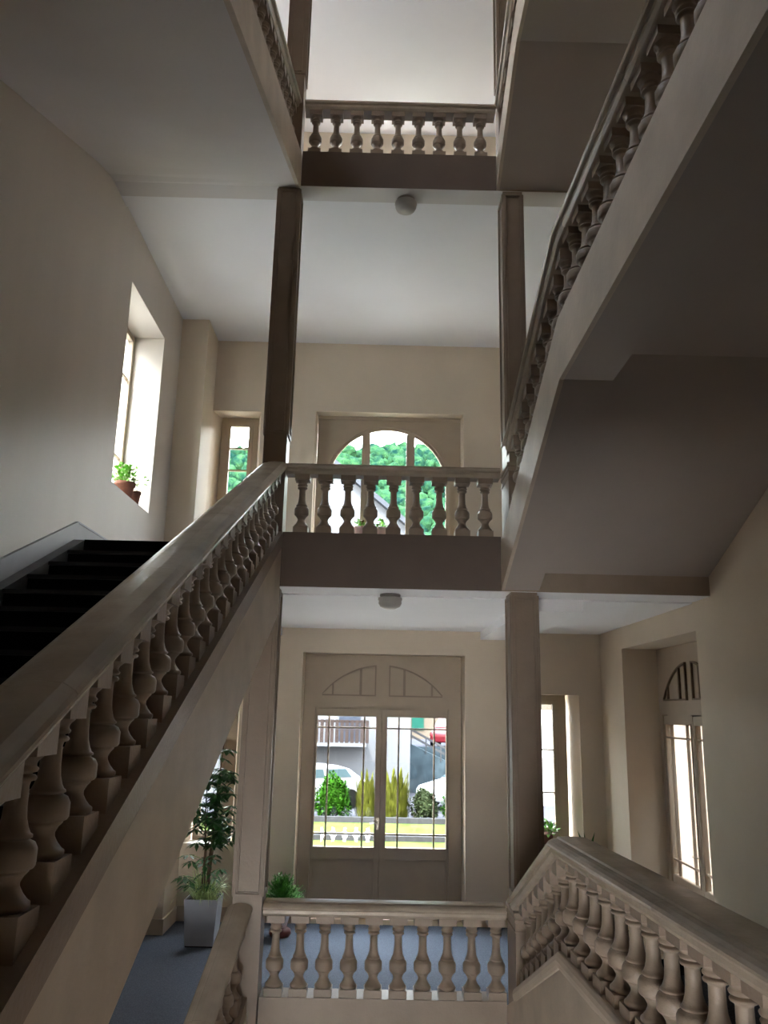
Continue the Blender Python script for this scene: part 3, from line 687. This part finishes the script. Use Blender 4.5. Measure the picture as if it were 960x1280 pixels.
# 2 fern behind the bottom balustrade
QX, QY = -1.03, 10.3
e = empty('potted_fern', (QX, QY, F0), 'feathery green fern behind the left end of the bottom balustrade', 'potted plant')
MB().lathe([(0, 0), (0.11, 0), (0.13, 0.03), (0.12, 0.07), (0.07, 0.10), (0, 0.10)], (QX, QY, F0), 20).build('foot', MAROON, e)
pot(MB(), (QX, QY, F0+0.09), 0.07, 0.13, 0.28).build('pot', WHITEC, e)
MB().lathe([(0, 0), (0.125, 0)], (QX, QY, F0+0.34), 20).build('soil', SOIL, e)
M = MB()
for i in range(260):
    a = rnd.random()*2*pi; el = rnd.uniform(0.1, 1.45); L_ = rnd.uniform(0.20, 0.32)
    dr = Vector((cos(a)*cos(el), sin(a)*cos(el), sin(el))); c = Vector((QX, QY, F0+0.36))
    t_ = c+dr*L_+Vector((0, 0, -0.05*cos(el)))
    M.tube([c, (c+t_)/2+Vector((0, 0, 0.02)), t_], 0.0015, 3, False)
    for k in range(5):
        q = c.lerp(t_, 0.45+0.13*k)
        for s in (-1, 1): M.leaf(q, q+(dr.cross(Vector((0, 0, 1)))*s*0.7+dr*0.6+rv(0.3)).normalized()*0.045, 0.014)
M.build('fronds', LEAFM, e, kind='stuff')
# 3 pot on the left sill
TX, TY, TZ = -2.87, 8.86, 2.222
e = empty('potted_plant', (TX, TY, TZ), 'bright leafy plant in a terracotta pot on the left wall window sill', 'potted plant')
pot(MB(), (TX, TY, TZ), 0.075, 0.105, 0.20).build('pot', TERRA, e)
MB().lathe([(0, 0), (0.1, 0)], (TX, TY, TZ+0.175), 20).build('soil', SOIL, e)
M = MB()
for i in range(110):
    a = rnd.random()*2*pi; el = rnd.uniform(0.05, 1.4); L_ = rnd.uniform(0.08, 0.23); dr = Vector((cos(a)*cos(el), sin(a)*cos(el), sin(el)*1.05)); c = Vector((TX, TY, TZ+0.18)); q = c+dr*L_
    if i % 3 == 0: M.tube([c, q], 0.003, 4, False)
    for k in range(3): M.leaf(q, q+(dr+rv(0.9)).normalized()*0.05, 0.035)
M.build('foliage', LEAFB, e, kind='stuff')
e = empty('flower_pot', (-2.80, 9.06, 2.222), 'small dark pot standing just behind the terracotta pot on the left sill', 'pot')
pot(MB(), (-2.80, 9.06, 2.222), 0.04, 0.055, 0.15, 0.006).build('pot', TERRA, e); MB().tube([(-2.79, 9.06, 2.25), (-2.795, 9.07, 2.42)], 0.005, 6).build('stake', METAL, e)
# 4 two pots on the arched window sill
for (x, y, lb) in ((-0.262, B+0.08, 'small pink pot with red and green flowers, on the arched window sill'), (0.045, B+0.08, 'small pink pot with yellow-green flowers, on the arched window sill')):
    e = empty('flower_pot', (x, y, 2.205), lb, 'potted plant')
    pot(MB(), (x, y, 2.205), 0.055, 0.075, 0.235, 0.008).build('pot', PINKPOT, e); MB().lathe([(0, 0), (0.07, 0)], (x, y, 2.205+0.207), 16).build('soil', SOIL, e)
    M = MB(); M2 = MB()
    for i in range(60):
        a = rnd.random()*2*pi; el = rnd.uniform(0, 1.4); dr = Vector((cos(a)*cos(el), sin(a)*cos(el), sin(el))); c = Vector((x, y, 2.42)); q = c+dr*rnd.uniform(0.04, 0.12)
        if i % 4: M.leaf(q, q+(dr+rv(0.8)).normalized()*0.05, 0.035)
        else: M2.leaf(q, q+(dr+rv(0.5)).normalized()*0.035, 0.03)
    M.build('foliage', LEAFB, e, kind='stuff')
    M2.build('blossom', MAROON if x < 0 else LEAFY, e, kind='stuff')
# 5 plants by the right window, tops showing over the rail
e = empty('trailing_plant', (2.24, B+0.12, -1.615), 'light green leafy plant on the sill of the narrow right window', 'potted plant')
pot(MB(), (2.24, B+0.12, -1.615), 0.06, 0.08, 0.13, 0.008).build('pot', TERRA, e)
M = MB()
for i in range(50):
    a = rnd.random()*2*pi; el = rnd.uniform(-0.1, 1.3); dr = Vector((cos(a)*cos(el), sin(a)*0.5*cos(el), sin(el))); c = Vector((2.25, B+0.10, -1.50)); q = c+dr*rnd.uniform(0.04, 0.16)
    M.leaf(q, q+(dr+rv(0.8)).normalized()*0.07, 0.05)
M.build('foliage', LEAFB, e, kind='stuff')
e = empty('spiky_plant', (2.66, B-0.22, F0), 'spiky dark green leaves rising above the lower right handrail', 'potted plant')
pot(MB(), (2.66, B-0.22, F0), 0.10, 0.14, 0.26).build('pot', TERRA, e); MB().tube([(2.66, B-0.22, F0+0.1), (2.67, B-0.22, F0+0.85)], 0.014, 7).build('stem', BARK, e)
for dx, dz, w_ in ((-0.13, 0.22, 0.045), (-0.05, 0.20, 0.04), (0.085, 0.20, 0.045), (0.03, 0.12, 0.04), (-0.10, 0.10, 0.035), (0.10, 0.08, 0.035)):
    MB().leaf((2.67, B-0.22, F0+0.84), (2.67+dx, B-0.26, F0+0.90+dz+0.06), w_, up=Vector((0, 1, 0))).build('leaf', LEAFD, e)

# ------------------------------------------------------------------ outside
GZ = -3.2
MB().box(-60, 60, 11.5, 20.3, GZ-0.2, GZ).build('paving', omat('pale_paving', (0.30, 0.285, 0.255), 0.8, 0.08, 1.0), kind='structure')
MB().box(-60, 60, 20.3, 26.3, GZ-0.2, GZ+0.01).build('lawn', LAWN, kind='structure')
MB().box(-60, 60, 26.3, 60, GZ-0.2, GZ).build('road', ASPH, kind='structure')
MB().box(-60, 60, -60, YF-0.6, GZ-0.2, GZ).build('courtyard', ASPH, kind='structure')
MB().box(-60, XL-0.6, YF-0.6, 11.5, GZ-0.2, GZ).build('side_courtyard', ASPH, kind='structure')
MB().box(-8, 8, 24.9, 25.05, GZ, GZ+0.16).build('far_kerb', KERB, label='dark kerb line crossing the lawn just before the bushes', cat='kerb')
MB().box(-8, 8, 21.6, 21.75, GZ, GZ+0.13).build('near_kerb', KERB, label='dark kerb line crossing the lawn nearest to the glazed door', cat='kerb')
# bushes
def bush(x, y, r, h, m, lb, name='bush', n=900, ls=0.10, tall=False):
    M = MB()
    for i in range(n):
        u = rv(1)
        if u.length < 0.05: continue
        u = u.normalized()*rnd.uniform(0.75, 1.0); k = 1+0.18*sin(5*u.x+3*u.z)
        q = Vector((x+u.x*r*k, y+u.y*r*k, GZ+h*0.5+u.z*h*0.5*k))
        if tall: q = Vector((x+u.x*r, y+u.y*r, GZ+h*rnd.random()**1.3*(1-0.5*abs(u.x)*rnd.random()-0.3*abs(sin(7*u.x+x))))); d_ = Vector((u.x*0.5, u.y*0.5, 1.5))
        else: d_ = u+rv(0.9)
        M.leaf(q, q+d_.normalized()*ls*(1.8 if tall else 1), ls*(0.3 if tall else 0.7))
    if not tall:
        N = 10
        prof = [(r*0.8*sin(pi*i/N), h*0.5-h*0.42*cos(pi*i/N)) for i in range(N+1)]; M.lathe(prof, (x, y, GZ), 12)
    return M.build(name, m, label=lb, cat='bush')
bush(-1.15, 25.8, 0.56, 1.25, BUSHG, 'round vivid green bush in front of the white car, through the left door pane', n=1800)
bush(-2.15, 25.9, 0.35, 0.95, BUSHS, 'greyish green bush at the left edge of the door glass', n=700)
bush(-0.18, 25.9, 0.30, 1.25, BUSHY, 'yellowish tall grass clump at the right side of the left door pane', 'tall_grass', 1300, 0.16, True)
bush(0.70, 25.9, 0.42, 1.35, BUSHY, 'yellowish tall grass clump at the left side of the right door pane', 'tall_grass', 1800, 0.16, True)
bush(1.60, 26.0, 0.42, 0.85, BUSHS, 'low grey green shrub in the middle of the right door pane', n=1200)
bush(2.50, 26.0, 0.36, 0.95, BUSHG, 'small green shrub at the right edge of the door glass', n=900)
# cars
def car(x, y, z, rz, paint, lb, L_=4.0, W=1.7, H=1.45):
    e = empty('car', (0, 0, 0), lb, 'car')
    h = W/2
    # local x = length (front at -x)
    low = [(-L_/2, 0.28), (-L_/2, 0.62), (-L_/2+0.12, 0.74), (-L_*0.22, 0.93), (L_*0.40, 0.97), (L_/2-0.02, 0.88), (L_/2, 0.5), (L_/2-0.06, 0.26)]
    M = MB(); M.prism(low, 1, -h, h); M.build('body', paint, e, bevel=0.07)
    a = [(-L_*0.24, 0.92), (-L_*0.06, H-0.06), (L_*0.02, H), (L_*0.22, H-0.02), (L_*0.34, H-0.14), (L_*0.44, 0.96)]
    M = MB(); n = len(a); vs = [(p[0], -h*(0.96 if i in (0, n-1) else 0.76), p[1]) for i, p in enumerate(a)]+[(p[0], h*(0.96 if i in (0, n-1) else 0.76), p[1]) for i, p in enumerate(a)]
    M.add(vs, [tuple(range(n)), tuple(range(2*n-1, n-1, -1))]+[(i, i+n, (i+1) % n+n, (i+1) % n) for i in range(n)])
    M.build('cabin', paint, e, bevel=0.05)
    M = MB()
    def quad(M, P, nrm):
        P = [Vector(p) for p in P]; nv = Vector(nrm)*0.012; M.add([p+nv for p in P]+[p-nv for p in P], [(0, 1, 2, 3), (7, 6, 5, 4), (0, 4, 5, 1), (1, 5, 6, 2), (2, 6, 7, 3), (3, 7, 4, 0)])
    x0, x1 = -L_*0.225, -L_*0.075
    quad(M, [(x0, -h*0.84, 0.97), (x0, h*0.84, 0.97), (x1, h*0.70, H-0.11), (x1, -h*0.70, H-0.11)], (-0.7, 0, 0.7)); M.build('windscreen', CARG, e)
    M = MB(); quad(M, [(L_*0.425, -h*0.8, 1.02), (L_*0.425, h*0.8, 1.02), (L_*0.355, h*0.70, H-0.17), (L_*0.355, -h*0.70, H-0.17)], (0.7, 0, 0.7)); M.build('rear_window', CARG, e)
    for s in (-1, 1):
        for (xa, xb, xc, xd) in ((-L_*0.17, L_*0.06, L_*0.06, -L_*0.045), (L_*0.085, L_*0.34, L_*0.29, L_*0.085)):
            M = MB(); quad(M, [(xa, s*h*0.93, 0.99), (xb, s*h*0.93, 0.99), (xc, s*h*0.80, H-0.13), (xd, s*h*0.80, H-0.13)], (0, s*0.95, 0.2)); M.build('side_window', CARG, e)
        for wx in (-L_*0.31, L_*0.31):
            M = MB(); N = 18
            vs = [(wx+0.31*cos(2*pi*k/N), s*h+yy, 0.31+0.31*sin(2*pi*k/N)) for yy in (-0.1, 0.03) for k in range(N)]
            M.add(vs, [tuple(range(N)), tuple(range(2*N-1, N-1, -1))]+[(k, (k+1) % N, (k+1) % N+N, k+N) for k in range(N)]); w_ = M.build('wheel', TYRE, e)
    e.location = (x, y, z); e.rotation_euler = (0, 0, rz)
    return e
car(-2.15, 28.4, GZ, radians(32), CARW, 'white car with side windows seen through the left door pane', 3.7, 1.6, 1.38)
car(3.55, 29.4, GZ, radians(35), CARW, 'white car cut off by the right edge of the right door pane', 3.9)
car(3.85, 41.0, -1.72, radians(78), CARR, 'red car parked on the upper road, top right of the door glass', 3.9)
# white house with balcony
e = empty('house', (-4, 32, GZ), 'white house with wooden balcony and grey roof behind the cars', 'house')
MB().prism([(-9.5, GZ), (1.40, GZ), (1.40, 6.95), (-1.9, 9.7), (-9.5, 5.6)], 1, 32, 42).build('wall', WHITEP, e)
M = MB(); M.prism([(1.85, 6.58), (-1.9, 9.7), (-1.9, 9.92), (1.95, 6.75)], 1, 31.6, 42.3); M.prism([(-10, 5.33), (-1.9, 9.7), (-1.9, 9.92), (-10.1, 5.5)], 1, 31.6, 42.3); M.build('roof', ROOFT, e)
MB().box(-6, -0.25, 30.9, 32, -1.35, -1.22).build('balcony_floor', WHITEP, e)
M = MB(); xx = -4.0
while xx < -0.28: M.box(xx, xx+0.125, 30.9, 30.94, -1.22, -0.40); xx += 0.185
M.build('balcony_slats', WOODB, e, kind='stuff')
MB().box(-4.0, -0.25, 30.94, 30.98, -0.50, -0.42).build('balcony_rail', WOODB, e)
MB().box(-1.32, -0.52, 31.96, 32.0, -1.2, 0.65).build('shutter', SHUT, e); MB().box(-1.4, -0.2, 31.95, 32.0, 4.2, 5.4).build('shutter', SHUT, e)
MB().box(-1.65, -1.25, 32.5, 33.1, 9.0, 9.8).build('chimney', WHITEP, e)
# retaining wall, upper road, outdoor stair
MB().box(1.4, 30, 36, 59, GZ, -1.72).build('upper_road', ASPH, kind='structure')
MB().box(1.4, 30, 35.7, 36, GZ, -1.5).build('retaining_wall', STONEW, kind='structure')
e = empty('outdoor_stair', (2.6, 34, GZ), 'grey outdoor stair with dark rails descending to the right beside the white house', 'stairs')
M = MB(); M.prism([(1.45, GZ), (4.6, GZ), (4.6, -2.7), (1.45, -1.30)], 1, 34, 35.2); M.build('stair_side', STONEW, e)
for k, dz in enumerate((0.28, 0.52)): MB().prism([(1.45, -1.30+dz), (4.6, -2.9+dz), (4.6, -2.8+dz), (1.45, -1.20+dz)], 1, 33.95, 34.03).build('rail', KERB, e)
for k in range(6):
    x_ = 1.5+0.6*k; MB().box(x_, x_+0.05, 33.96, 34.02, -1.35-0.507*(x_-1.45), -0.72-0.507*(x_-1.45)).build('post', KERB, e)
e = empty('distant_house', (4, 52, -1.7), 'beige house with teal shutter beyond the red car', 'house')
MB().box(1.8, 12, 52, 58, -1.8, 5).build('wall', HOUSEB, e); MB().box(2.35, 3.1, 51.95, 52.0, -1.2, 0.6).build('shutter', TEAL, e)
MB().prism([(1.4, 4.8), (12.4, 4.8), (6.9, 8)], 1, 51.6, 58.4).build('roof', ROOFT, e)
# pale wall across the passage by the right-hand door, tall to limit sky light
MB().box(5.9, 6.2, 5.5, 26.0, GZ, 5.5).build('passage_wall', PINKW, kind='structure')
MB().box(XR+0.55, 6.2, 5.2, 5.5, GZ, 5.5).build('added_end_blocker', PINKW, kind='structure')  # added end wall, blocks horizon light on the right door reveal
MB().box(XR+0.6, 60, YF-0.6, 11.5, GZ-0.2, GZ).build('passage_paving', ASPH, kind='structure')
MB().box(5.3, 16, 30.5, 30.8, GZ, 0.1).build('garden_wall', GARW, label='bright white garden wall glimpsed through the narrow right window', cat='wall')
MB().box(-9.3, -9.0, -6, 19, GZ, 9.0).build('added_sky_blocker', GARW, kind='structure')  # wall added to cut sky light on the left window reveal
# wooded hill
M = MB(); nx, ny = 40, 24; X0_, X1_, Y0_, Y1_ = -110, 90, 60, 190
def hz(x, y):
    t = (y-60)/100; return GZ+1.5+min(1, t)*52.5*(1+0.015*sin(x*0.11+1.0))*(0.35*t+0.65 if t < 1 else 1)
vs = [(X0_+(X1_-X0_)*i/nx, Y0_+(Y1_-Y0_)*j/ny, hz(X0_+(X1_-X0_)*i/nx, Y0_+(Y1_-Y0_)*j/ny)) for j in range(ny+1) for i in range(nx+1)]
M.add(vs, [(j*(nx+1)+i, j*(nx+1)+i+1, (j+1)*(nx+1)+i+1, (j+1)*(nx+1)+i) for j in range(ny) for i in range(nx)])
M.build('hillside', HILLG, kind='structure')
import bmesh
bm = bmesh.new(); bmesh.ops.create_icosphere(bm, subdivisions=2, radius=1); bv = [v.co.copy() for v in bm.verts]; bf = [tuple(v.index for v in f.verts) for f in bm.faces]; bm.free()
from mathutils import noise as mn
shapes = []
for k in range(5):
    shapes.append([v*(1+0.45*mn.noise(v*2.2+Vector((k*7, 0, 0)))+0.45*mn.noise(v*5.5+Vector((0, k*5, 0)))) for v in bv])
V = []; Fc = []
for i in range(3800):
    y = rnd.uniform(64, 163); x = rnd.uniform(-0.36, 0.26)*y; r = rnd.uniform(0.8, 1.8)
    z = hz(x, y)+r*0.4; sh = shapes[i % 5]; a = rnd.random()*6; ca, sa = cos(a)*r, sin(a)*r; b0 = len(V); k = r*rnd.uniform(0.9, 1.3)
    V += [(x+v.x*ca-v.y*sa, y+v.x*sa+v.y*ca, z+v.z*k) for v in sh]; Fc += [(f[0]+b0, f[1]+b0, f[2]+b0) for f in bf]
me = bpy.data.meshes.new('hill_forest'); me.from_pydata(V, [], Fc); me.materials.append(HILLT); me.polygons.foreach_set('use_smooth', [True]*len(Fc))
o = bpy.data.objects.new('hill_forest', me); COL.objects.link(o)
setp(o, 'dense green forest covering the hill beyond the windows', 'forest', kind='stuff')

# ------------------------------------------------------------------ groups of alike things
GR = {'balustrade': 'balustrades around the stairwell', 'square_pillar': 'square panelled pillars of the stairwell', 'landing_beam': 'landing edge beams',
      'newel_post': 'small newel posts on the right', 'stair_flight': 'stair flights', 'ceiling_lamp': 'round ceiling lamps', 'bush': 'shrubs seen through the door',
      'tall_grass': 'tall grass clumps seen through the door', 'flower_pot': 'small flower pots on the sills', 'car': 'parked cars outside'}
for o in bpy.data.objects:
    if o.parent is None and 'category' in o.keys():
        k = o.name.split('.')[0]
        if k in GR: o['group'] = GR[k]
